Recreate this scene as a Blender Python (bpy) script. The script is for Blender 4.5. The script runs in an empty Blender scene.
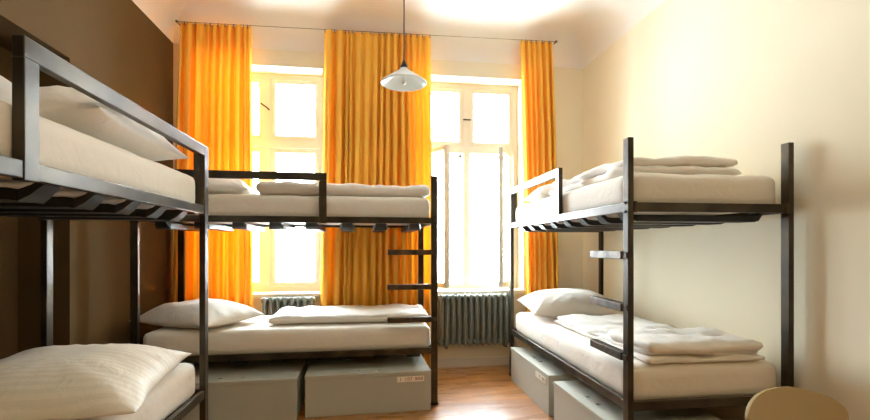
import bpy, bmesh, math, random
from mathutils import Vector, Matrix, noise
C = bpy.context.scene.collection
PI = math.pi
R = math.radians

# ------------------------------------------------------------------ materials
def lin(r, g, b):
    f = lambda c: c / 12.92 if c <= 0.04045 else ((c + 0.055) / 1.055) ** 2.4
    return (f(r / 255), f(g / 255), f(b / 255), 1)

def new_mat(name):
    m = bpy.data.materials.new(name); m.use_nodes = True
    nt = m.node_tree; nt.nodes.clear()
    out = nt.nodes.new('ShaderNodeOutputMaterial')
    return m, nt, out

def pbr(name, col, rough=.5, metal=0., col2=None, scale=8., detail=4., bump=0., bscale=None, rough2=None, stretch=(1, 1, 1), spec=.5):
    m, nt, out = new_mat(name)
    N, Lk = nt.nodes.new, nt.links.new
    b = N('ShaderNodeBsdfPrincipled'); Lk(b.outputs[0], out.inputs[0])
    b.inputs['Base Color'].default_value = col
    b.inputs['Roughness'].default_value = rough
    b.inputs['Metallic'].default_value = metal
    b.inputs['Specular IOR Level'].default_value = spec
    tc = N('ShaderNodeTexCoord'); mp = N('ShaderNodeMapping'); mp.inputs['Scale'].default_value = stretch
    Lk(tc.outputs['Object'], mp.inputs[0])
    if col2 is not None or rough2 is not None:
        n = N('ShaderNodeTexNoise'); n.inputs['Scale'].default_value = scale; n.inputs['Detail'].default_value = detail
        Lk(mp.outputs[0], n.inputs['Vector'])
        mr = N('ShaderNodeMapRange'); mr.inputs[1].default_value = .35; mr.inputs[2].default_value = .65
        Lk(n.outputs[0], mr.inputs[0])
        if col2 is not None:
            mx = N('ShaderNodeMix'); mx.data_type = 'RGBA'
            mx.inputs[6].default_value = col; mx.inputs[7].default_value = col2
            Lk(mr.outputs[0], mx.inputs[0]); Lk(mx.outputs[2], b.inputs['Base Color'])
        if rough2 is not None:
            m2 = N('ShaderNodeMapRange'); m2.inputs[3].default_value = rough; m2.inputs[4].default_value = rough2
            Lk(mr.outputs[0], m2.inputs[0]); Lk(m2.outputs[0], b.inputs['Roughness'])
    if bump:
        n2 = N('ShaderNodeTexNoise'); n2.inputs['Scale'].default_value = bscale or scale * 3; n2.inputs['Detail'].default_value = 5
        Lk(mp.outputs[0], n2.inputs['Vector'])
        bp = N('ShaderNodeBump'); bp.inputs['Strength'].default_value = bump; bp.inputs['Distance'].default_value = .02
        Lk(n2.outputs[0], bp.inputs['Height']); Lk(bp.outputs[0], b.inputs['Normal'])
    return m

M = {}
M['wall'] = pbr('cream_wall_paint', lin(238, 229, 205), .75, col2=lin(234, 225, 199), scale=1.5, bump=.04, bscale=14)
M['brown'] = pbr('brown_wall_paint', lin(92, 70, 40), .85, col2=lin(86, 65, 36), scale=1.7, bump=.06, bscale=12, spec=.2)
M['white'] = pbr('ceiling_white', lin(244, 241, 236), .8, bump=.02, bscale=9)
M['trim'] = pbr('window_white_gloss', lin(226, 220, 206), .35)
M['steel'] = pbr('raw_dark_steel', lin(76, 67, 53), .32, .5, col2=lin(46, 40, 32), scale=5, detail=2.)
M['black'] = pbr('black_slat', lin(22, 23, 24), .42, bump=.03, bscale=40)
M['bolt'] = pbr('black_bolt', lin(18, 18, 18), .3, .6)
M['rung'] = pbr('worn_steel_rung', lin(96, 80, 60), .36, .5, col2=lin(56, 47, 36), scale=14, rough2=.55)
M['iron'] = pbr('radiator_enamel', lin(122, 127, 120), .32, 0, col2=lin(114, 119, 112), scale=20)
M['box'] = pbr('grey_box_board', lin(186, 185, 172), .5, col2=lin(180, 179, 166), scale=2.5, bump=.02, bscale=60)
M['hole'] = pbr('hole_shade', lin(30, 28, 25), .8)  # near-black colour painted in for the shade inside the finger holes
M['paper'] = pbr('label_paper', lin(240, 232, 215), .6)
M['ink_red'] = pbr('red_ink', lin(140, 45, 32), .6)
M['ink_grey'] = pbr('grey_ink', lin(120, 120, 118), .6)
M['chair'] = pbr('tan_plastic', lin(170, 148, 106), .38, col2=lin(165, 143, 102), scale=6, bump=.02, bscale=90)
M['chrome'] = pbr('chair_steel', lin(180, 178, 172), .22, 1.)
M['wire'] = pbr('steel_wire', lin(120, 116, 108), .35, .9)
M['cable'] = pbr('dark_cable', lin(40, 34, 30), .5)
M['plaster'] = pbr('skirting_paint', lin(222, 213, 198), .5)
M['brass'] = pbr('dark_handle', lin(70, 62, 50), .35, .7)

def cloth(name, col, col2, wr=.5, stripes=False):
    m, nt, out = new_mat(name)
    N, Lk = nt.nodes.new, nt.links.new
    b = N('ShaderNodeBsdfPrincipled'); Lk(b.outputs[0], out.inputs[0])
    b.inputs['Roughness'].default_value = .78; b.inputs['Specular IOR Level'].default_value = .25
    b.inputs['Sheen Weight'].default_value = .15
    tc = N('ShaderNodeTexCoord')
    n = N('ShaderNodeTexNoise'); n.inputs['Scale'].default_value = 4; n.inputs['Detail'].default_value = 3
    Lk(tc.outputs['Object'], n.inputs['Vector'])
    mx = N('ShaderNodeMix'); mx.data_type = 'RGBA'; mx.inputs[6].default_value = col; mx.inputs[7].default_value = col2
    Lk(n.outputs[0], mx.inputs[0])
    src = mx.outputs[2]
    if stripes:
        w = N('ShaderNodeTexWave'); w.wave_type = 'BANDS'; w.bands_direction = 'Y'
        w.inputs['Scale'].default_value = 9.; w.inputs['Distortion'].default_value = 0.
        Lk(tc.outputs['Object'], w.inputs['Vector'])
        mr = N('ShaderNodeMapRange'); mr.inputs[1].default_value = .42; mr.inputs[2].default_value = .58
        mr.inputs[3].default_value = .93; mr.inputs[4].default_value = 1.
        Lk(w.outputs['Fac'], mr.inputs[0])
        m2 = N('ShaderNodeMix'); m2.data_type = 'RGBA'; m2.blend_type = 'MULTIPLY'; m2.inputs[0].default_value = 1
        Lk(src, m2.inputs[6]); Lk(mr.outputs[0], m2.inputs[7]); src = m2.outputs[2]
        m3 = N('ShaderNodeMapRange'); m3.inputs[3].default_value = .8; m3.inputs[4].default_value = .45
        Lk(w.outputs['Fac'], m3.inputs[0]); Lk(m3.outputs[0], b.inputs['Roughness'])
    Lk(src, b.inputs['Base Color'])
    n2 = N('ShaderNodeTexNoise'); n2.inputs['Scale'].default_value = 11; n2.inputs['Detail'].default_value = 3
    n2.inputs['Distortion'].default_value = 1.2
    Lk(tc.outputs['Object'], n2.inputs['Vector'])
    bp = N('ShaderNodeBump'); bp.inputs['Strength'].default_value = wr; bp.inputs['Distance'].default_value = .012
    Lk(n2.outputs[0], bp.inputs['Height']); Lk(bp.outputs[0], b.inputs['Normal'])
    return m
M['sheet'] = cloth('white_sheet', lin(230, 223, 211), lin(224, 216, 203), .3)
M['linen'] = cloth('white_linen', lin(238, 234, 227), lin(232, 227, 219), .5)
M['stripe'] = cloth('white_satin_stripe', lin(232, 224, 210), lin(226, 218, 203), .35, True)

def curtain_mat():
    m, nt, out = new_mat('orange_curtain_cloth')
    N, Lk = nt.nodes.new, nt.links.new
    tc = N('ShaderNodeTexCoord')
    n = N('ShaderNodeTexNoise'); n.inputs['Scale'].default_value = 120; n.inputs['Detail'].default_value = 2
    Lk(tc.outputs['Object'], n.inputs['Vector'])
    mx = N('ShaderNodeMix'); mx.data_type = 'RGBA'
    mx.inputs[6].default_value = lin(240, 186, 84); mx.inputs[7].default_value = lin(233, 178, 76)
    Lk(n.outputs[0], mx.inputs[0])
    d = N('ShaderNodeBsdfDiffuse'); Lk(mx.outputs[2], d.inputs[0])
    t = N('ShaderNodeBsdfTranslucent'); t.inputs[0].default_value = lin(255, 160, 18)
    ms = N('ShaderNodeMixShader'); ms.inputs[0].default_value = .105
    Lk(d.outputs[0], ms.inputs[1]); Lk(t.outputs[0], ms.inputs[2]); Lk(ms.outputs[0], out.inputs[0])
    return m
M['curtain'] = curtain_mat()

def glass_mat():
    m, nt, out = new_mat('window_glass')
    N, Lk = nt.nodes.new, nt.links.new
    t = N('ShaderNodeBsdfTransparent'); t.inputs[0].default_value = (.96, .98, .97, 1)
    g = N('ShaderNodeBsdfGlossy'); g.inputs['Roughness'].default_value = .02
    f = N('ShaderNodeLayerWeight'); f.inputs[0].default_value = .5
    p = N('ShaderNodeMath'); p.operation = 'POWER'; p.inputs[1].default_value = 5; Lk(f.outputs['Facing'], p.inputs[0])
    q = N('ShaderNodeMath'); q.operation = 'MULTIPLY_ADD'; q.inputs[1].default_value = .7; q.inputs[2].default_value = .03; Lk(p.outputs[0], q.inputs[0])
    ms = N('ShaderNodeMixShader'); Lk(q.outputs[0], ms.inputs[0]); Lk(t.outputs[0], ms.inputs[1]); Lk(g.outputs[0], ms.inputs[2])
    Lk(ms.outputs[0], out.inputs[0])
    return m
M['glass'] = glass_mat()

def opal_mat():
    m, nt, out = new_mat('opal_shade')
    N, Lk = nt.nodes.new, nt.links.new
    b = N('ShaderNodeBsdfPrincipled'); b.inputs['Base Color'].default_value = lin(226, 228, 224); b.inputs['Roughness'].default_value = .22
    t = N('ShaderNodeBsdfTranslucent'); t.inputs[0].default_value = lin(236, 238, 234)
    ms = N('ShaderNodeMixShader'); ms.inputs[0].default_value = .35
    Lk(b.outputs[0], ms.inputs[1]); Lk(t.outputs[0], ms.inputs[2]); Lk(ms.outputs[0], out.inputs[0])
    return m
M['opal'] = opal_mat()
M['bulb'] = pbr('bulb_glass', lin(248, 246, 240), .3)

def floor_mat():
    m, nt, out = new_mat('oak_parquet')
    N, Lk = nt.nodes.new, nt.links.new
    b = N('ShaderNodeBsdfPrincipled'); Lk(b.outputs[0], out.inputs[0])
    tc = N('ShaderNodeTexCoord')
    br = N('ShaderNodeTexBrick'); br.offset = .37; br.inputs['Scale'].default_value = 1
    br.inputs['Brick Width'].default_value = 1.1; br.inputs['Row Height'].default_value = .075
    br.inputs['Mortar Size'].default_value = .0012; br.inputs['Mortar Smooth'].default_value = .3
    br.inputs['Color1'].default_value = lin(182, 116, 32); br.inputs['Color2'].default_value = lin(142, 84, 18)
    br.inputs['Mortar'].default_value = lin(74, 46, 22)
    Lk(tc.outputs['Object'], br.inputs['Vector'])
    mp = N('ShaderNodeMapping'); mp.inputs['Scale'].default_value = (1.6, 26, 1); Lk(tc.outputs['Object'], mp.inputs[0])
    n = N('ShaderNodeTexNoise'); n.inputs['Scale'].default_value = 2.2; n.inputs['Detail'].default_value = 6
    Lk(mp.outputs[0], n.inputs['Vector'])
    mr = N('ShaderNodeMapRange'); mr.inputs[1].default_value = .3; mr.inputs[2].default_value = .7
    mr.inputs[3].default_value = .72; mr.inputs[4].default_value = 1.12; Lk(n.outputs[0], mr.inputs[0])
    mx = N('ShaderNodeMix'); mx.data_type = 'RGBA'; mx.blend_type = 'MULTIPLY'; mx.inputs[0].default_value = 1
    Lk(br.outputs['Color'], mx.inputs[6]); Lk(mr.outputs[0], mx.inputs[7]); Lk(mx.outputs[2], b.inputs['Base Color'])
    n2 = N('ShaderNodeTexNoise'); n2.inputs['Scale'].default_value = 3; n2.inputs['Detail'].default_value = 4
    mp2 = N('ShaderNodeMapping'); mp2.inputs['Scale'].default_value = (.6, 3, 1); Lk(tc.outputs['Object'], mp2.inputs[0]); Lk(mp2.outputs[0], n2.inputs['Vector'])
    m2 = N('ShaderNodeMapRange'); m2.inputs[1].default_value = .3; m2.inputs[2].default_value = .7
    m2.inputs[3].default_value = .22; m2.inputs[4].default_value = .36; Lk(n2.outputs[0], m2.inputs[0]); Lk(m2.outputs[0], b.inputs['Roughness'])
    b.inputs['Specular IOR Level'].default_value = .6
    b.inputs['Coat Weight'].default_value = 1.; b.inputs['Coat Roughness'].default_value = .31; b.inputs['Coat IOR'].default_value = 1.6
    return m
M['floor'] = floor_mat()

# ------------------------------------------------------------------ mesh helpers
def obj(name, bm, mat, parent=None, smooth=False, loc=None, kind=None):
    me = bpy.data.meshes.new(name)
    bmesh.ops.recalc_face_normals(bm, faces=bm.faces[:])
    if smooth:
        for f in bm.faces: f.smooth = True
    bm.to_mesh(me); bm.free()
    me.materials.append(M[mat])
    o = bpy.data.objects.new(name, me); C.objects.link(o)
    if parent: o.parent = parent
    if loc: o.location = loc
    if kind: o['kind'] = kind
    return o

def tag(o, label, cat, group=None):
    o['label'] = label; o['category'] = cat
    if group: o['group'] = group
    return o

def thing(name, label, cat, loc=(0, 0, 0), rz=0, group=None):
    o = bpy.data.objects.new(name, None); C.objects.link(o)
    o.empty_display_size = .1
    o.location = loc; o.rotation_euler = (0, 0, rz)
    return tag(o, label, cat, group)

def dup(root, loc, rz, label):
    r = root.copy(); C.objects.link(r); r.location = loc; r.rotation_euler = (0, 0, rz); r['label'] = label
    for ch in list(root.children):
        c = ch.copy(); C.objects.link(c); c.parent = r
        for g in ch.children:
            d = g.copy(); C.objects.link(d); d.parent = c
    return r

def box(bm, x0, x1, y0, y1, z0, z1, bev=0., seg=2):
    x0, x1 = min(x0, x1), max(x0, x1); y0, y1 = min(y0, y1), max(y0, y1)
    vs = [bm.verts.new(p) for p in ((x0, y0, z0), (x1, y0, z0), (x1, y1, z0), (x0, y1, z0), (x0, y0, z1), (x1, y0, z1), (x1, y1, z1), (x0, y1, z1))]
    fs = [bm.faces.new([vs[i] for i in q]) for q in ((0, 3, 2, 1), (4, 5, 6, 7), (0, 1, 5, 4), (1, 2, 6, 5), (2, 3, 7, 6), (3, 0, 4, 7))]
    if bev:
        es = list({e for f in fs for e in f.edges})
        bmesh.ops.bevel(bm, geom=es, offset=bev, segments=seg, affect='EDGES', profile=.5)
    return bm

def bx(*a, **k):
    return box(bmesh.new(), *a, **k)

def cyl(bm, p0, p1, r, n=12, r1=None):
    p0, p1 = Vector(p0), Vector(p1); r1 = r if r1 is None else r1
    d = (p1 - p0).normalized(); a = d.orthogonal().normalized(); b = d.cross(a)
    A = [bm.verts.new(p0 + (a * math.cos(2 * PI * i / n) + b * math.sin(2 * PI * i / n)) * r) for i in range(n)]
    B = [bm.verts.new(p1 + (a * math.cos(2 * PI * i / n) + b * math.sin(2 * PI * i / n)) * r1) for i in range(n)]
    for i in range(n):
        bm.faces.new((A[i], A[(i + 1) % n], B[(i + 1) % n], B[i]))
    bm.faces.new(A[::-1]); bm.faces.new(B)
    return bm

def tube(bm, pts, r, n=10):
    pts = [Vector(p) for p in pts]; rings = []
    up = None
    for i, p in enumerate(pts):
        d = (pts[min(i + 1, len(pts) - 1)] - pts[max(i - 1, 0)]).normalized()
        a = d.orthogonal().normalized() if up is None else (up - d * up.dot(d)).normalized()
        up = a; b = d.cross(a)
        rr = r[i] if isinstance(r, (list, tuple)) else r
        rings.append([bm.verts.new(p + (a * math.cos(2 * PI * k / n) + b * math.sin(2 * PI * k / n)) * rr) for k in range(n)])
    for A, B in zip(rings, rings[1:]):
        for i in range(n): bm.faces.new((A[i], A[(i + 1) % n], B[(i + 1) % n], B[i]))
    bm.faces.new(rings[0][::-1]); bm.faces.new(rings[-1])
    return bm

def lathe(bm, prof, n=40, cx=0, cy=0):
    rings = [[bm.verts.new((cx + r * math.cos(2 * PI * i / n), cy + r * math.sin(2 * PI * i / n), z)) for i in range(n)] for r, z in prof]
    for A, B in zip(rings, rings[1:]):
        for i in range(n): bm.faces.new((A[i], A[(i + 1) % n], B[(i + 1) % n], B[i]))
    return bm

def bars(specs):
    bm = bmesh.new()
    for s in specs: box(bm, *s, bev=.004)
    return bm

def quads(fs):
    bm = bmesh.new()
    for f in fs: bm.faces.new([bm.verts.new(p) for p in f])
    bmesh.ops.remove_doubles(bm, verts=bm.verts[:], dist=1e-5)
    return bm

# ------------------------------------------------------------------ room shell
XL, XR, YB_, YN = -1.79, 2.244, 4.48, -2.6
ZC, ZW = 3.41, 3.10           # ceiling, wall top (the cove starts here)
WT = .5                        # wall thickness at the windows
W1c, W2c, WH = -1.0, 1.03, .56
WZ0, WZ1 = .77, 2.945

obj('floor', bx(XL - .4, XR + .2, YN - .1, YB_ + WT, -.1, 0), 'floor', kind='structure')
obj('ceiling', bx(XL - .4, XR + .2, YN - .1, YB_ + WT, ZC, ZC + .1), 'white', kind='structure')

def wall_cells(xs, zs, hole, mapf, thick):
    """cells of a wall in (s, z); hole(s, z) says which cells are open; front at depth 0, back at depth thick"""
    fs = []
    ncx, ncz = len(xs) - 1, len(zs) - 1
    H = lambda i, j: (i < 0 or j < 0 or i >= ncx or j >= ncz) or hole((xs[i] + xs[i + 1]) / 2, (zs[j] + zs[j + 1]) / 2)
    for i in range(ncx):
        for j in range(ncz):
            if H(i, j): continue
            a, b, c, d = xs[i], xs[i + 1], zs[j], zs[j + 1]
            fs.append([mapf(a, 0, c), mapf(b, 0, c), mapf(b, 0, d), mapf(a, 0, d)])
            fs.append([mapf(a, thick, c), mapf(b, thick, c), mapf(b, thick, d), mapf(a, thick, d)])
            for (di, dj, p, q) in ((-1, 0, (a, c), (a, d)), (1, 0, (b, c), (b, d)), (0, -1, (a, c), (b, c)), (0, 1, (a, d), (b, d))):
                if H(i + di, j + dj):
                    fs.append([mapf(p[0], 0, p[1]), mapf(q[0], 0, q[1]), mapf(q[0], thick, q[1]), mapf(p[0], thick, p[1])])
    return quads(fs)

hole = lambda x, z: WZ0 < z < WZ1 and (abs(x - W1c) < WH or abs(x - W2c) < WH)
obj('wall_back', wall_cells([XL - .4, W1c - WH, W1c + WH, W2c - WH, W2c + WH, XR + .2], [0, WZ0, WZ1, ZC], hole,
    lambda s, d, z: (s, YB_ + d, z), WT), 'wall', kind='structure')
NY0, NY1, NZ = 1.95, 3.02, 2.36      # a recess in the left wall
obj('wall_left', wall_cells([YN, NY0, NY1, YB_], [0, NZ, ZC], lambda s, z: NY0 < s < NY1 and z < NZ,
    lambda s, d, z: (XL - d, s, z), .28), 'brown', kind='structure')
obj('wall_left_recess', bx(XL - .34, XL - .28, NY0 - .05, NY1 + .05, 0, NZ + .05), 'brown', kind='structure')
obj('wall_right', bx(XR, XR + .2, YN, YB_, 0, ZC), 'wall', kind='structure')
obj('wall_near', bx(XL - .3, XR + .2, YN - .1, YN, 0, ZC), 'brown', kind='structure')

def cove(n, p):   # concave quarter round; p(o, z, e): o = offset from the wall, e = 0/1 end
    r = ZC - ZW
    bm = bmesh.new(); rows = []
    for k in range(13):
        a = (PI / 2) * k / 12
        o = r * (1 - math.cos(a)); z = ZW + r * math.sin(a)
        rows.append([bm.verts.new(p(o, z, e)) for e in (0, 1)])
    for A, B in zip(rows, rows[1:]): bm.faces.new((A[0], A[1], B[1], B[0]))
    obj(f'trim_{n}', bm, 'white', smooth=True, kind='structure')
cove(1, lambda o, z, e: ((XL + o, XR - o)[e], YB_ - o - .001, z))
cove(2, lambda o, z, e: (XL + o + .001, (YN + o, YB_ - o)[e], z))
cove(3, lambda o, z, e: (XR - o - .001, (YN + o, YB_ - o)[e], z))
obj('baseboard_back', bx(XL, XR, YB_ - .018, YB_, 0, .09, bev=.004), 'plaster', kind='structure')
obj('baseboard_right', bx(XR - .018, XR, YN, YB_ - .02, 0, .09, bev=.004), 'plaster', kind='structure')
obj('baseboard_left', bx(XL, XL + .018, NY1 + .01, YB_ - .02, 0, .09, bev=.004), 'brown', kind='structure')

# windows: a frame, upper lights, lower casements; a second outer window behind
def window(n, cx, openl, openr):
    y0, y1 = YB_ + .20, YB_ + .265
    x0, x1 = cx - WH, cx + WH
    ZT = 2.245
    f = .05
    root = obj(f'window_{n}', bars([(x0, x0 + f, y0, y1, WZ0, WZ1), (x1 - f, x1, y0, y1, WZ0, WZ1),
        (x0 + f, x1 - f, y0, y1, WZ1 - f, WZ1), (x0 + f, x1 - f, y0, y1, WZ0, WZ0 + f),
        (cx - .035, cx + .035, y0 - .004, y1, WZ0 + f, WZ1 - f), (x0 + f, x1 - f, y0 - .008, y1, ZT - .04, ZT + .04)]), 'trim', kind='structure')
    def sash(w, h):   # hinge on the left, local x 0..w, z 0..h
        s = .045
        return bars([(0, s, 0, .04, 0, h), (w - s, w, 0, .04, 0, h), (s, w - s, 0, .04, 0, s), (s, w - s, 0, .04, h - s, h)]), bx(s, w - s, .016, .022, s, h - s)
    w_ = WH - f - .037
    for side in (-1, 1):
        for zz0, zz1, nm in ((ZT + .042, WZ1 - f, 'upper_sash'), (WZ0 + f, ZT - .042, 'casement')):
            fr, gl = sash(w_, zz1 - zz0)
            o = obj(nm, fr, 'trim', root); g = obj('pane', gl, 'glass', o)
            ang = {(-1, 'casement'): openl, (1, 'casement'): openr}.get((side, nm), 0)
            if side < 0:
                o.location = (x0 + f + .001, y0 + .005, zz0); o.rotation_euler = (0, 0, -R(ang))
            else:
                o.scale = (-1, 1, 1); o.location = (x1 - f - .001, y0 + .005, zz0); o.rotation_euler = (0, 0, R(ang))
    # stay on the upper mullion
    hb = bmesh.new()
    if n == 1: tube(hb, [(cx - .05, y0 - .05, 2.63), (cx - .0, y0 - .02, 2.6), (cx + .025, y0 - .012, 2.575)], .008)
    else: tube(hb, [(cx - .04, y0 - .02, 2.56), (cx + .04, y0 - .02, 2.56)], .008)
    obj('handle', hb, 'brass', root, True)
    ob = bars([(x0, x0 + f, y0 + .24, y1 + .22, WZ0, WZ1), (x1 - f, x1, y0 + .24, y1 + .22, WZ0, WZ1), (x0 + f, x1 - f, y0 + .24, y1 + .22, WZ1 - f, WZ1),
        (x0 + f, x1 - f, y0 + .24, y1 + .22, WZ0, WZ0 + f), (cx - .04, cx + .04, y0 + .24, y1 + .22, WZ0 + f, WZ1 - f), (x0 + f, x1 - f, y0 + .24, y1 + .22, ZT - .04, ZT + .04)])
    o = obj('outer_frame', ob, 'trim', root)
    obj('pane', bx(x0 + f, x1 - f, y0 + .26, y0 + .264, WZ0 + f, WZ1 - f), 'glass', o)
    sb = bx(x0 - .02, x1 + .02, YB_ - .045, y0, WZ0 - .035, WZ0 + .002, bev=.008)
    obj('sill', sb, 'trim', root)
window(1, W1c, 0, 0)
window(2, W2c, 62, 60)

# ------------------------------------------------------------------ soft goods
def rounded_slab(lx, ly, lz, r, step=.045, amp=.006, seed=0, freq=5., sag=0.):
    """a soft rounded box sitting on z = 0, centred in x and y"""
    bm = bmesh.new()
    nx, ny, nz = max(4, int(lx / step)), max(4, int(ly / step)), max(4, int(lz / .03))
    def face(o, a, b, na, nb):
        g = [[bm.verts.new(o + a * (i / na) + b * (j / nb)) for j in range(nb + 1)] for i in range(na + 1)]
        for i in range(na):
            for j in range(nb): bm.faces.new((g[i][j], g[i + 1][j], g[i + 1][j + 1], g[i][j + 1]))
    h = Vector((lx / 2, ly / 2, lz / 2)); X, Y, Z = Vector((lx, 0, 0)), Vector((0, ly, 0)), Vector((0, 0, lz))
    face(-h, X, Y, nx, ny); face(-h + Z, X, Y, nx, ny); face(-h, X, Z, nx, nz); face(-h + Y, X, Z, nx, nz); face(-h, Y, Z, ny, nz); face(-h + X, Y, Z, ny, nz)
    bmesh.ops.remove_doubles(bm, verts=bm.verts[:], dist=1e-5)
    for v in bm.verts:
        p = v.co.copy()
        q = Vector([max(-h[k] + r, min(h[k] - r, p[k])) for k in range(3)])
        d = p - q
        nrm = d.normalized() if d.length > 1e-6 else Vector((0, 0, 1))
        p2 = q + nrm * r if d.length > 1e-6 else p
        s = noise.noise(p2 * freq + Vector((seed * 3.1, seed, 0))) + .6 * (1 - 2 * abs(noise.noise(p2 * freq * 1.7 + Vector((0, seed * 2.3, seed)))))
        k = amp * s
        if p2.z < -h.z + .02: k *= .15
        p2 += nrm * k
        if sag and p2.z > 0: p2.z -= sag * math.exp(-((p2.x / lx * 3) ** 2 + (p2.y / ly * 3) ** 2))
        v.co = p2 + Vector((0, 0, h.z))
    return bm

def pillow_bm(lx, ly, T, seed=0, n=52, wr=.014, flat=.3, dent=0.):
    bm = bmesh.new()
    def prof(u, v):
        return (max(0, 1 - abs(u) ** 2.6) ** .62) * (max(0, 1 - abs(v) ** 2.6) ** .62)
    def pos(u, v):
        x = lx / 2 * u * (1 - .075 * (1 - v * v) * u * u); y = ly / 2 * v * (1 - .085 * (1 - u * u) * v * v)
        x += .012 * noise.noise(Vector((v * 2, seed, 1))); y += .012 * noise.noise(Vector((u * 2, seed, 5)))
        return x, y
    top, bot = {}, {}
    for i in range(n + 1):
        for j in range(n + 1):
            u, v = -1 + 2 * i / n, -1 + 2 * j / n
            u = math.sin(u * PI / 2 * .92) / math.sin(PI / 2 * .92); v = math.sin(v * PI / 2 * .92) / math.sin(PI / 2 * .92)
            x, y = pos(u, v); t = prof(u, v)
            edge = i in (0, n) or j in (0, n)
            # folds gather towards the corners and seams
            a = math.atan2(v, u); rad = math.hypot(u, v)
            cr = wr * (1 - 2 * abs(noise.noise(Vector((a * 3.2 + seed, rad * 1.1, seed * .7))))) * min(1, rad) * (t ** .4)
            big = .022 * noise.noise(Vector((u * 1.4 + seed, v * 1.4, seed))) * t
            z1 = T * (1 - flat) * t + cr + big - dent * math.exp(-((u / .5) ** 2 + (v / .5) ** 2))
            wave = .010 * noise.noise(Vector((u * 3, v * 3, seed + 9)))
            z0 = -min(T * flat * t, T * flat * .8)
            if edge:
                top[i, j] = bot[i, j] = bm.verts.new((x, y, wave))
            else:
                top[i, j] = bm.verts.new((x, y, z1 + wave * (1 - t) + .002)); bot[i, j] = bm.verts.new((x, y, z0 + min(0, wave * (1 - t)) - .001))
    for i in range(n):
        for j in range(n):
            bm.faces.new((top[i, j], top[i + 1, j], top[i + 1, j + 1], top[i, j + 1]))
            q = (bot[i, j], bot[i, j + 1], bot[i + 1, j + 1], bot[i + 1, j])
            try: bm.faces.new(q)
            except ValueError: pass
    mz = min(v.co.z for v in bm.verts)
    for v in bm.verts: v.co.z -= mz
    return bm

def soft(name, bm, mat, loc, rot, label, cat, group):
    o = obj(name, bm, mat, None, True); o.location = loc; o.rotation_euler = rot
    return tag(o, label, cat, group)

def duvet_bm(lx, ly, layers, seed=0, amp=.017):
    """a folded duvet: layers = [(thickness, dx, dy, shrink x, shrink y), ...] from the bottom up; neighbours press into one another"""
    bm = bmesh.new(); z = 0
    for k, (t, dx, dy, sx, sy) in enumerate(layers):
        b = rounded_slab(lx - sx, ly - sy, t, t * .48, .035, amp, seed + k * 7, 6.)
        me = bpy.data.meshes.new('tmp'); b.to_mesh(me); b.free()
        nv = len(bm.verts); bm.from_mesh(me); bm.verts.ensure_lookup_table(); bpy.data.meshes.remove(me)
        for v in bm.verts[nv:]:
            p = v.co
            w = .018 * noise.noise(Vector((p.x * 3 + seed, p.y * 3, k * 2.)))
            e = (abs(p.y) / (ly / 2)) ** 4
            p.x += dx + .02 * noise.noise(Vector((p.y * 4, seed, k))); p.y += dy + .022 * noise.noise(Vector((p.x * 4, seed + 3, k)))
            p.z = max(0, p.z + z + (w if k else abs(w) * .2 * (p.z / t)) + (.01 * e if k else 0))
        z += t * .93
    return bm

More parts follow.
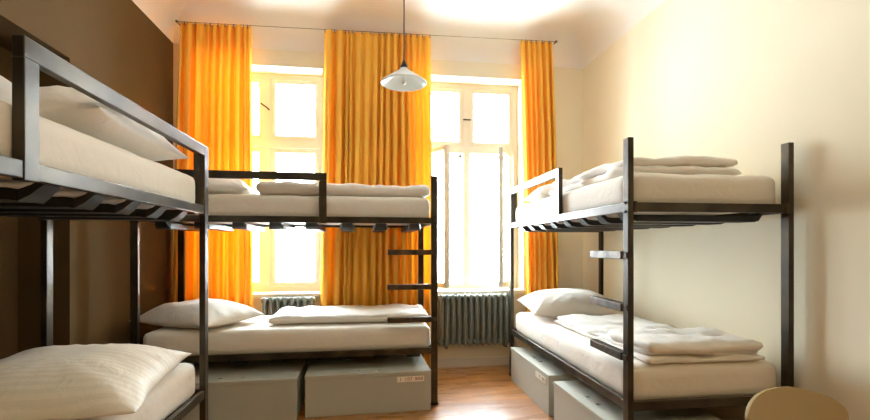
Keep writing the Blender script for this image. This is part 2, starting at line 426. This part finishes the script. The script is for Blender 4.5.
# ------------------------------------------------------------------ bunk beds
PW, PL, H = .03, .05, 1.765       # post: across, along; height
def bunk(name_label, loc, rz, L, W, G, m):
    """local y runs from the foot (0) to the head (L), x = m * distance from the front side; m = -1 mirrors the bed"""
    root = thing('bunk_bed', name_label, 'bunk bed', loc, rz, 'dark steel bunk beds')
    B = lambda w0, w1, l0, l1, z0, z1, bev=.003: bx(m * w0, m * w1, l0, l1, z0, z1, bev=bev)
    ur0, ur1, lr0, lr1 = 1.395, 1.442, .395, .442
    for w in (0, W - PW):
        o = obj('post', B(w, w + PW, 0, PL, .02, H), 'steel', root)
        obj('foot_cap', B(w - .006, w + PW + .006, -.006, PL + .006, 0, .02), 'bolt', o)
        top = ur0 + .012 if w == 0 else 1.60
        o = obj('post', B(w, w + PW, L - PL, L, .02, top - .014), 'steel', root)
        obj('foot_cap', B(w - .006, w + PW + .006, L - PL - .006, L + .006, 0, .02), 'bolt', o)
    # guard: an upright at the head, a top rail, an upright towards the middle
    g = bmesh.new()
    for a in ((0, PW, L - .055, L + .004, ur0 - .01, H), (0, PW, L - G, L - G + .055, ur0 - .004, H - .056), (0, PW, L - G, L - .055, H - .056, H)):
        box(g, m * a[0], m * a[1], *a[2:], bev=.003)
    guard = obj('guard_rail', g, 'steel', root)
    obj('head_upright', B(PW, PW + .03, L - .05, L, ur0 + .05, H - .012), 'steel', root)
    for z in (1.48, 1.68):
        b = bmesh.new(); cyl(b, (m * .012, L + .003, z), (m * .012, L + .016, z), .009); obj('bolt', b, 'bolt', guard)
        b = bmesh.new(); cyl(b, (m * -.008, .025, z - (.085, .24)[z > 1.5]), (m * .0, .025, z - (.085, .24)[z > 1.5]), .008); obj('bolt', b, 'bolt', root)
    for z0, z1 in ((ur0, ur1), (lr0, lr1)):
        obj('side_rail', B(.003, .026, PL, L - PL - (0 if z0 < 1 else .004), z0, z1), 'steel', root)
        obj('side_rail', B(W - .026, W - .003, PL, L - PL, z0, z1), 'steel', root)
        obj('end_rail', B(PW, W - PW, .006, .036, z0, z1), 'steel', root)
        obj('end_rail', B(PW + (.03 if z0 > 1 else 0), W - PW, L - .036, L - .008, z0, z1), 'steel', root)
        for w in (PW + .001, W - PW - .016):     # clip plates at the foot end
            if z0 > 1: obj('bracket', B(w, w + .015, -.003, .006, z0 - .004, z1 + .004, .001), 'rung', root)
        ns = 8
        for k in range(ns):
            y = .17 + (L - .34) * k / (ns - 1)
            b = bmesh.new(); rows = []
            for i in range(29):
                s = i / 28; w = .028 + (W - .056) * s
                e = min(s, 1 - s) * (W - .056)
                t = max(0., 1 - e / .085); dz = -.05 + .062 * t * t * (3 - 2 * t)
                th = .034 - .016 * t
                hw = .052 - .026 * t
                zc = z0 + .004 + dz + (.004 if not t else 0)
                rows.append([b.verts.new((m * w, y + a * hw, zc + c * th)) for a, c in ((-1, 0), (1, 0), (1, 1), (-1, 1))])
            for P, Q in zip(rows, rows[1:]):
                for i in range(4): b.faces.new((P[i], P[(i + 1) % 4], Q[(i + 1) % 4], Q[i]))
            b.faces.new(rows[0]); b.faces.new(rows[-1][::-1])
            o = obj('slat', b, 'black', root)
    for z in (1.155, .89, .64):
        o = obj('ladder_rung', B(-.012, PW + .004, PL + .001, .385, z, z + .04), 'rung', root)
        obj('bracket', B(-.014, PW, PL - .03, PL + .012, z + .004, z + .036, .001) if False else B(-.006, -.0005, .008, PL + .03, z + .006, z + .034, .001), 'rung', o)
    return root

beds = {
    'A': dict(loc=(-.876, .575, 0), rz=0, L=2.07, W=.80, G=1.345, m=-1),
    'B': dict(loc=(.527, 3.425, 0), rz=PI / 2 + .012, L=2.165, W=.845, G=1.33, m=1),
    'C': dict(loc=(1.279, 2.075, 0), rz=-.022, L=2.055, W=.925, G=1.18, m=1)}
names = {'A': 'dark steel bunk bed standing along the brown wall, large pillow on its lower bunk',
         'B': 'dark steel bunk bed standing across the windows behind the brown-wall bunk',
         'C': 'dark steel bunk bed standing along the cream wall behind the tan chair'}
side = {'A': 'brown-wall', 'B': 'window-side', 'C': 'cream-wall'}
def mk(b, w, l, z):
    d = beds[b]; x, y = d['m'] * w, l
    ca, sa = math.cos(d['rz']), math.sin(d['rz'])
    return (d['loc'][0] + x * ca - y * sa, d['loc'][1] + x * sa + y * ca, z)

MT = {}
for k, d in beds.items():
    bunk(names[k], **d)
    for lvl, z0, zt in (('upper', 1.402, 1.590), ('lower', .402, .594)):
        wi = d['W'] - .068; le = d['L'] - .1
        bm = rounded_slab(wi, le, zt - z0, .05, .045, .0045, hash(k) % 3 + (5 if lvl == 'upper' else 1) + ord(k), 4.)
        MT[k, lvl] = z0 + .012 + max(v.co.z for v in bm.verts)
        soft('mattress', bm, 'sheet', mk(k, d['W'] / 2, d['L'] / 2 - .002, z0 + .012), (0, 0, d['rz']),
             f'white sheeted mattress on the {lvl} bunk of the {side[k]} bed', 'mattress', 'mattresses in white fitted sheets')

def bed_soft(b, name, bm, mat, w, l, z, rz, label, cat, group, rx=0, ry=0):
    z = MT[b, 'upper' if z > 1 else 'lower'] + .002
    if rx: z += abs(math.sin(rx)) * .28
    if ry: z += abs(math.sin(ry)) * .34
    o = soft(name, bm, mat, mk(b, w, l, z), (rx, ry, beds[b]['rz'] + rz), label, cat, group)
    return o
PG, DG = 'white pillows on the bunks', 'folded white duvets on the bunks'
# bed A
bed_soft('A', 'pillow', pillow_bm(.74, .88, .185, 3, wr=.012), 'stripe', .335, 1.45, .606, R(9), 'large satin-striped white pillow on the lower bunk by the brown wall', 'pillow', PG)
bed_soft('A', 'pillow', pillow_bm(.68, .90, .215, 8, wr=.014), 'linen', .38, 1.52, 1.606, R(3), 'white pillow with pointed corner on the upper bunk by the brown wall', 'pillow', PG, ry=R(-2))
bed_soft('A', 'duvet', duvet_bm(.62, .78, [(.07, 0, 0, 0, 0)], 4), 'linen', .40, .50, 1.606, 0, 'folded white duvet behind the guard rail of the brown-wall upper bunk', 'duvet', DG)
# bed B
bed_soft('B', 'pillow', pillow_bm(.60, .50, .15, 12), 'linen', .40, 1.68, 1.606, R(3), 'white pillow at the head of the upper bunk across the windows', 'pillow', PG)
bed_soft('B', 'duvet', duvet_bm(.66, 1.30, [(.085, 0, 0, 0, 0)], 14), 'linen', .40, .70, 1.606, 0, 'long folded white duvet on the upper bunk across the windows', 'duvet', DG)
bed_soft('B', 'pillow', pillow_bm(.74, .60, .19, 17), 'linen', .36, 1.83, .606, R(62), 'white pillow at the head of the lower bunk across the windows', 'pillow', PG)
bed_soft('B', 'duvet', duvet_bm(.60, 1.24, [(.062, 0, 0, 0, 0)], 19), 'linen', .49, .66, .606, R(-2), 'flat folded white duvet on the lower bunk below the orange curtains', 'duvet', DG)
# bed C
bed_soft('C', 'pillow', pillow_bm(.72, .52, .17, 23), 'linen', .45, 1.70, 1.606, R(-3), 'white pillow behind the guard rail of the cream-wall upper bunk', 'pillow', PG)
bed_soft('C', 'duvet', duvet_bm(.66, 1.15, [(.045, 0, 0, 0, 0), (.05, -.01, -.01, .03, .02)], 27), 'linen', .43, .72, 1.606, R(0), 'folded white duvet on the upper bunk of the cream-wall bed', 'duvet', DG)
bed_soft('C', 'pillow', pillow_bm(.78, .58, .21, 31), 'linen', .42, 1.675, .608, R(-4), 'plump white pillow at the window end of the cream-wall lower bunk', 'pillow', PG, rx=R(5))
bed_soft('C', 'duvet', duvet_bm(.66, 1.28, [(.024, .01, 0, 0, 0), (.026, 0, 0, .03, .05), (.058, .0, -.43, .02, .84)], 36), 'linen', .47, .69, .606, R(0), 'folded white duvet on the cream-wall lower bunk near the tan chair', 'duvet', DG)

# ------------------------------------------------------------------ storage boxes
def text_mesh(s, size, mat, parent, name='lettering'):
    cu = bpy.data.curves.new(name, 'FONT'); cu.body = s; cu.size = size; cu.extrude = .0006; cu.align_x = 'CENTER'; cu.align_y = 'CENTER'
    o = bpy.data.objects.new('tmp', cu); C.objects.link(o)
    me = bpy.data.meshes.new_from_object(o.evaluated_get(bpy.context.evaluated_depsgraph_get()))
    bpy.data.objects.remove(o); me.materials.clear(); me.materials.append(M[mat])
    t = bpy.data.objects.new(name, me); C.objects.link(t); t.parent = parent
    return t

BL, BD, BH = .905, .62, .295
def make_box(label, loc, rz):      # front faces local -y; local x centred, y from 0 back
    root = thing('storage_box', label, 'storage box', loc, rz, 'grey storage boxes under the bunks')
    obj('body', bx(-BL / 2, BL / 2, 0, BD, .0, BH - .022, bev=.004), 'box', root)
    lid = bmesh.new()                                   # lid with two round finger holes through it
    hx = (-.075, .075); hy = .085; r = .018; n = 24
    z0, z1 = BH - .021, BH
    xs = [-BL / 2 - .002, hx[0] - .04, hx[0] + .04, hx[1] - .04, hx[1] + .04, BL / 2 + .002]; ys = [-.004, hy - .04, hy + .04, BD]
    for z in (z0, z1):
        for i in range(5):
            for j in range(3):
                if j == 1 and i in (1, 3): 
                    c = hx[0] if i == 1 else hx[1]
                    ring = [(c + r * math.cos(2 * PI * k / n), hy + r * math.sin(2 * PI * k / n)) for k in range(n)]
                    def sq(a):
                        x, y = math.cos(a), math.sin(a); s = .04 / max(abs(x), abs(y)); return (c + x * s, hy + y * s)
                    for k in range(n):
                        a0, a1 = 2 * PI * k / n, 2 * PI * (k + 1) / n
                        lid.faces.new([lid.verts.new((*p, z)) for p in (ring[k], ring[(k + 1) % n], sq(a1), sq(a0))])
                        if z == z0:
                            p, q = ring[k], ring[(k + 1) % n]
                            lid.faces.new([lid.verts.new(v) for v in ((*p, z0), (*q, z0), (*q, z1), (*p, z1))])
                else:
                    lid.faces.new([lid.verts.new((x, y, z)) for x, y in ((xs[i], ys[j]), (xs[i + 1], ys[j]), (xs[i + 1], ys[j + 1]), (xs[i], ys[j + 1]))])
    for (a, b) in (((xs[0], ys[0]), (xs[-1], ys[0])), ((xs[-1], ys[0]), (xs[-1], ys[-1])), ((xs[-1], ys[-1]), (xs[0], ys[-1])), ((xs[0], ys[-1]), (xs[0], ys[0]))):
        lid.faces.new([lid.verts.new(v) for v in ((*a, z0), (*b, z0), (*b, z1), (*a, z1))])
    bmesh.ops.remove_doubles(lid, verts=lid.verts[:], dist=1e-5)
    lid_o = obj('lid', lid, 'box', root)
    for c in hx:
        b = bmesh.new(); cyl(b, (c, hy, BH - .0215), (c, hy, BH - .0205), .0175, 20)
        obj('finger_hole_shade', b, 'hole', root)  # dark disc closing the lid hole, in place of the shaded interior
    return root
def put_label(root, s, ink):
    l = obj('label', bx(.0, .20, -.0065, -.0045, .0, .042), 'paper', root); l.location = (BL / 2 - .25, 0, BH - .075)
    l['label'] = 'white paper label'
    x = .103 - .0195 * (len(s) - 1) / 2
    for k, c in enumerate(s):
        if c != ' ':
            t = text_mesh(c, .034, ink, l); t.location = (x + .0195 * k, -.0066, .021); t.rotation_euler = (PI / 2, 0, 0)
b2 = make_box('grey storage box with red-lettered label under the window-side bunk', (.006, 3.31, 0), R(1.5))
b1 = dup(b2, (-.95, 3.25, 0), R(1), 'plain grey storage box without a visible label under the window-side bunk')
c1 = dup(b2, (1.285, 3.525, 0), -PI / 2 - .015, 'grey storage box under the cream-wall bunk, the one nearer the radiator')
c2 = dup(b2, (1.25, 2.535, 0), -PI / 2 - .015, 'grey storage box under the cream-wall bunk, cut off by the picture edge')
c2.scale.x = .875
put_label(b2, '1 107 B08', 'ink_red'); put_label(c1, '1 107 B06', 'ink_grey')

# ------------------------------------------------------------------ curtains on a wire
YC = 4.355
def rail_z(x): return 3.248 + (x + 1.7) * .016
def curtain(label, xt0, xt1, xb0, xb1, folds, seed):
    rnd = random.Random(seed)
    root = thing('curtain', label, 'curtain', ((xt0 + xt1) / 2, YC, 0), 0, 'orange curtains on the wire')
    ox = (xt0 + xt1) / 2
    nx, nz = folds * 14, 48
    # irregular fold widths and depths
    ws = [rnd.uniform(.45, 1.7) for _ in range(folds)]; S = sum(ws); cum = [0]
    for w in ws: cum.append(cum[-1] + w / S)
    am = [rnd.uniform(.4, 1.35) for _ in range(folds + 1)]
    def phase(s):
        for i in range(folds):
            if s <= cum[i + 1] + 1e-9: 
                f = (s - cum[i]) / (cum[i + 1] - cum[i]); return (i + f) * 2 * PI, am[i] * (1 - f) + am[i + 1] * f
        return folds * 2 * PI, am[-1]
    bm = bmesh.new(); g = []
    for j in range(nz + 1):
        t = j / nz; row = []       # 0 top .. 1 bottom
        for i in range(nx + 1):
            s = i / nx
            s2 = min(1, max(0, s + .012 * math.sin(7 * s + seed + 2.5 * t) * math.sin(PI * s)))
            ph, a = phase(s2)
            x = (xt0 + (xt1 - xt0) * s) * (1 - t) + (xb0 + (xb1 - xb0) * s) * t
            A = (.030 + .036 * min(1, t * 3.5) + .006 * noise.noise(Vector((s * 6, t * 2, seed)))) * a
            y = -A * (1.9 * abs(math.sin(ph / 2)) ** .9 - 1) + .006 * math.sin(2 * ph + 3 * t + seed) * min(1, 3 * t) + .010 * noise.noise(Vector((s * 9, t * 3, seed + 4)))
            x += .30 * (xt1 - xt0) / folds * math.sin(2 * ph) * .45 * min(1, .35 + t * 2)
            zt = rail_z(x) - .011 + .003 * math.cos(ph)
            z = zt * (1 - t) + .035 * t
            row.append(bm.verts.new((x - ox, y, z)))
        g.append(row)
    for j in range(nz):
        for i in range(nx): bm.faces.new((g[j][i], g[j][i + 1], g[j + 1][i + 1], g[j + 1][i]))
    obj('cloth', bm, 'curtain', root, True)
    k = folds
    for i in range(k + 1):
        x = xt0 + (xt1 - xt0) * (cum[i] if i < k else 1) ; x = min(max(x, xt0 + .01), xt1 - .01)
        b = bmesh.new()
        z = rail_z(x)
        tube(b, [(x - ox + .013 * math.sin(q), 0, z - .004 + .013 * math.cos(q)) if False else (x - ox, .008 * math.sin(q), z - .003 + .008 * math.cos(q)) for q in [2 * PI * e / 10 for e in range(11)]], .0022, 6)
        box(b, x - ox - .004, x - ox + .004, -.004, .004, z - .028, z - .01)
        obj('clip', b, 'wire', root)
    return root
def X_at(u, v, Y=YC):     # a point seen at picture position (u, v) on the plane y = Y
    t = (u - 435) / 450; th = math.atan((435 - 368.5) / 450)
    s, c = math.sin(th), math.cos(th); return (t * c + s) * Y / (c - t * s)
curtain('orange curtain beside the brown wall', X_at(180, 22), X_at(251, 25), X_at(172, 310) + .005, X_at(253, 310), 10, 1)
curtain('broad orange curtain between the two windows, behind the hanging lamp', X_at(324, 32), X_at(431, 37), X_at(318, 310), X_at(435, 310), 15, 2)
curtain('narrow orange curtain near the cream wall, behind the guard rail', X_at(521, 42), X_at(552, 43), X_at(528, 300), X_at(558, 300), 6, 3)
b = bmesh.new()
xw0, xw1 = X_at(177, 22), X_at(556, 42)
wr = thing('curtain_wire', 'thin steel curtain wire stretched across above both windows', 'curtain wire', (xw0, YC, rail_z(xw0)))
tube(b, [(x - xw0, 0, rail_z(x) - rail_z(xw0) - .001 * math.sin(PI * (x - xw0) / (xw1 - xw0))) for x in [xw0 + (xw1 - xw0) * i / 20 for i in range(21)]], .0028, 8)
obj('wire', b, 'wire', wr, True)
for x in (xw0, xw1):
    b = bmesh.new(); cyl(b, (x - xw0, 0, rail_z(x) - rail_z(xw0)), (x - xw0, YB_ - YC - .015, rail_z(x) - rail_z(xw0)), .006); 
    cyl(b, (x - xw0, -.01, rail_z(x) - rail_z(xw0)), (x - xw0, .01, rail_z(x) - rail_z(xw0)), .011)
    obj('bracket', b, 'wire', wr)

# ------------------------------------------------------------------ radiators
def radiator(label, x0, n):
    root = thing('radiator', label, 'radiator', (x0, YB_ - .085, 0), 0, 'cast iron radiators under the windows')
    z0, z1, p = .235, .75, .0605
    for k in range(n):
        b = bmesh.new(); cx = k * p + p / 2
        for y in (-.038, .038):
            pr = [(.006, z0), (.017, z0 + .012), (.0205, z0 + .04), (.0175, z0 + .08), (.0165, z0 + .2), (.0165, z1 - .2), (.0175, z1 - .08), (.0205, z1 - .04), (.017, z1 - .012), (.006, z1)]
            tube(b, [(cx, y, z) for r, z in pr], [r for r, z in pr], 12)
        for z in (z0 + .035, z1 - .035):
            tube(b, [(cx, -.045, z), (cx, -.03, z), (cx, 0, z), (cx, .03, z), (cx, .045, z)], [.014, .022, .024, .022, .014], 12)
            tube(b, [(cx - p / 2 + .0006, 0, z), (cx - p / 2 + .008, 0, z), (cx, 0, z), (cx + p / 2 - .008, 0, z), (cx + p / 2 - .0006, 0, z)], [.026, .026, .02, .026, .026], 12)
        obj('section', b, 'iron', root, True)
    for x in (.09, n * p - .09):
        b = bmesh.new(); box(b, x - .012, x + .012, -.02, .066, z0 - .03, z0 + .006, bev=.002); obj('bracket', b, 'iron', root)
    b = bmesh.new(); x = n * p
    tube(b, [(x, 0, z0 + .035), (x + .008, 0, z0 + .035), (x + .016, 0, z0 + .02), (x + .018, 0, z0), (x + .018, 0, .0)], .011, 10)
    obj('pipe', b, 'plaster', root, True)
radiator('dark grey cast iron radiator beside the cream-wall bunk, standing clear below open casements', .672, 13)
radiator('dark grey cast iron radiator half hidden behind the bed across the windows', -.985, 8)

# ------------------------------------------------------------------ hanging lamp
lx, ly = .226, 2.9
lamp = thing('pendant_lamp', 'white conical pendant lamp on a thin cord before the orange curtain', 'lamp', (lx, ly, ZC))
b = bmesh.new(); tube(b, [(0, 0, 2.40 - ZC), (.001, 0, 2.7 - ZC), (0, 0, -.02)], .0042, 8); obj('cord', b, 'cable', lamp, True)
b = bmesh.new(); lathe(b, [(.0, 2.425 - ZC), (.006, 2.425 - ZC), (.009, 2.41 - ZC), (.024, 2.378 - ZC), (.025, 2.366 - ZC), (.0, 2.364 - ZC)], 24); obj('socket', b, 'bolt', lamp, True)
b = bmesh.new()
prof = [(.020, 2.374), (.025, 2.368), (.029, 2.358), (.055, 2.341), (.09, 2.317), (.125, 2.293), (.146, 2.278), (.149, 2.272)]
lathe(b, [(r, z - ZC) for r, z in prof] + [(r - .003, z - .003 - ZC) for r, z in prof[::-1]], 48); obj('lamp_shade', b, 'opal', lamp, True)
b = bmesh.new(); tube(b, [(0, 0, 2.364 - ZC), (0, 0, 2.345 - ZC), (0, 0, 2.33 - ZC), (0, 0, 2.31 - ZC), (0, 0, 2.275 - ZC), (0, 0, 2.263 - ZC)], [.013, .013, .017, .018, .016, .007], 16); obj('bulb', b, 'bulb', lamp, True)
b = bmesh.new(); lathe(b, [(.0, 0), (.05, 0), (.05, -.012), (.03, -.03), (.0, -.032)], 24); obj('ceiling_rose', b, 'trim', lamp, True)

# ------------------------------------------------------------------ chair
ch = thing('shell_chair', 'tan moulded shell chair at the foot of the cream-wall bunk', 'chair', (1.435, 1.08, 0), R(3))
b = bmesh.new(); g = []
nu, nv = 28, 36
for j in range(nv + 1):
    t = j / nv; row = []
    # side profile from the seat's front edge (t=0) to the top of the back (t=1)
    if t < .45:
        q = t / .45; y = -.24 + .40 * q; z = .455 - .022 * math.sin(PI * q) - .02 * (1 - q) ** 4
    elif t < .62:
        q = (t - .45) / .17; a = q * R(76); y = .16 + .085 * math.sin(a); z = .455 + .085 * (1 - math.cos(a))
    else:
        q = math.sin((t - .62) / .38 * PI / 2); y = .2425 + .055 * q; z = .5194 + .21 * q
    if t < .5: hw = .215 + .015 * math.sin(PI * t / .5) - .05 * (1 - min(1, t / .10)) ** 2
    else: hw = .232 - .034 * min(1, (t - .5) / .12)
    if t > .62:
        zq = .225 * (1 - q); hw = .204 - .006 * (1 - q) if zq > .09 else .204 * math.sqrt(max(0, 1 - (1 - zq / .09) ** 2))
        hw = max(hw, .0)
    for i in range(nu + 1):
        s = -1 + 2 * i / nu
        x = hw * s
        lift = .03 * abs(s) ** 3 * (1 if t < .5 else 0) * min(1, t * 4)
        wrap = -.055 * (s * s) * (hw / .226) ** 2 * max(0, min(1, (t - .40) / .2))
        row.append(b.verts.new((x, y + wrap, z + lift)))
    g.append(row)
for j in range(nv):
    for i in range(nu): b.faces.new((g[j][i], g[j][i + 1], g[j + 1][i + 1], g[j + 1][i]))
bmesh.ops.remove_doubles(b, verts=b.verts[:], dist=1e-4)
sh = obj('shell', b, 'chair', ch, True)
sm = sh.modifiers.new('thick', 'SOLIDIFY'); sm.thickness = .012; sm.offset = 0
bv = sh.modifiers.new('round', 'BEVEL'); bv.width = .004; bv.segments = 2; bv.limit_method = 'ANGLE'
for sx in (-1, 1):
    for sy in (-1, 1):
        b = bmesh.new(); tube(b, [(sx * .13, sy * .12, .418), (sx * .15, sy * .15, .40), (sx * .20, sy * .21, .0)], .011, 12)
        obj('leg', b, 'chrome', ch, True)
b = bmesh.new(); box(b, -.14, .14, -.13, .13, .412, .424, bev=.004); obj('under_plate', b, 'chrome', ch)

# ------------------------------------------------------------------ light
wd = bpy.data.worlds.new('sky'); bpy.context.scene.world = wd; wd.use_nodes = True
bg = wd.node_tree.nodes['Background']; bg.inputs[0].default_value = (.88, .965, 1.06, 1); bg.inputs[1].default_value = 62.0
for cx in (W1c, W2c):
    l = bpy.data.lights.new('window_portal', 'AREA'); l.shape = 'RECTANGLE'; l.size = WH * 2; l.size_y = WZ1 - WZ0
    l.cycles.is_portal = True
    o = bpy.data.objects.new('window_portal', l); C.objects.link(o); o.location = (cx, YB_ + WT + .01, (WZ0 + WZ1) / 2); o.rotation_euler = (-PI / 2, 0, 0)
l = bpy.data.lights.new('ceiling_lamp', 'AREA'); l.shape = 'DISK'; l.size = .7; l.energy = 36; l.color = (1, .74, .34)
o = bpy.data.objects.new('ceiling_lamp', l); C.objects.link(o); o.location = (.3, -1.2, 3.1)

# ------------------------------------------------------------------ camera
cam = bpy.data.cameras.new('camera'); co = bpy.data.objects.new('camera', cam); C.objects.link(co)
cam.sensor_width = 36; cam.lens = 450 / 870 * 36; cam.shift_y = 36.4 / 870; cam.clip_start = .05
co.location = (0, 0, 1.22); co.rotation_euler = (PI / 2, 0, -math.atan((435 - 368.5) / 450))
sc = bpy.context.scene
sc.camera = co
sc.view_settings.view_transform = 'Standard'; sc.view_settings.look = 'None'; sc.view_settings.gamma = 1; sc.view_settings.exposure = .12
sc.cycles.max_bounces = 16; sc.cycles.diffuse_bounces = 10; sc.cycles.transparent_max_bounces = 16; sc.cycles.sample_clamp_indirect = 6; sc.cycles.sample_clamp_direct = 40
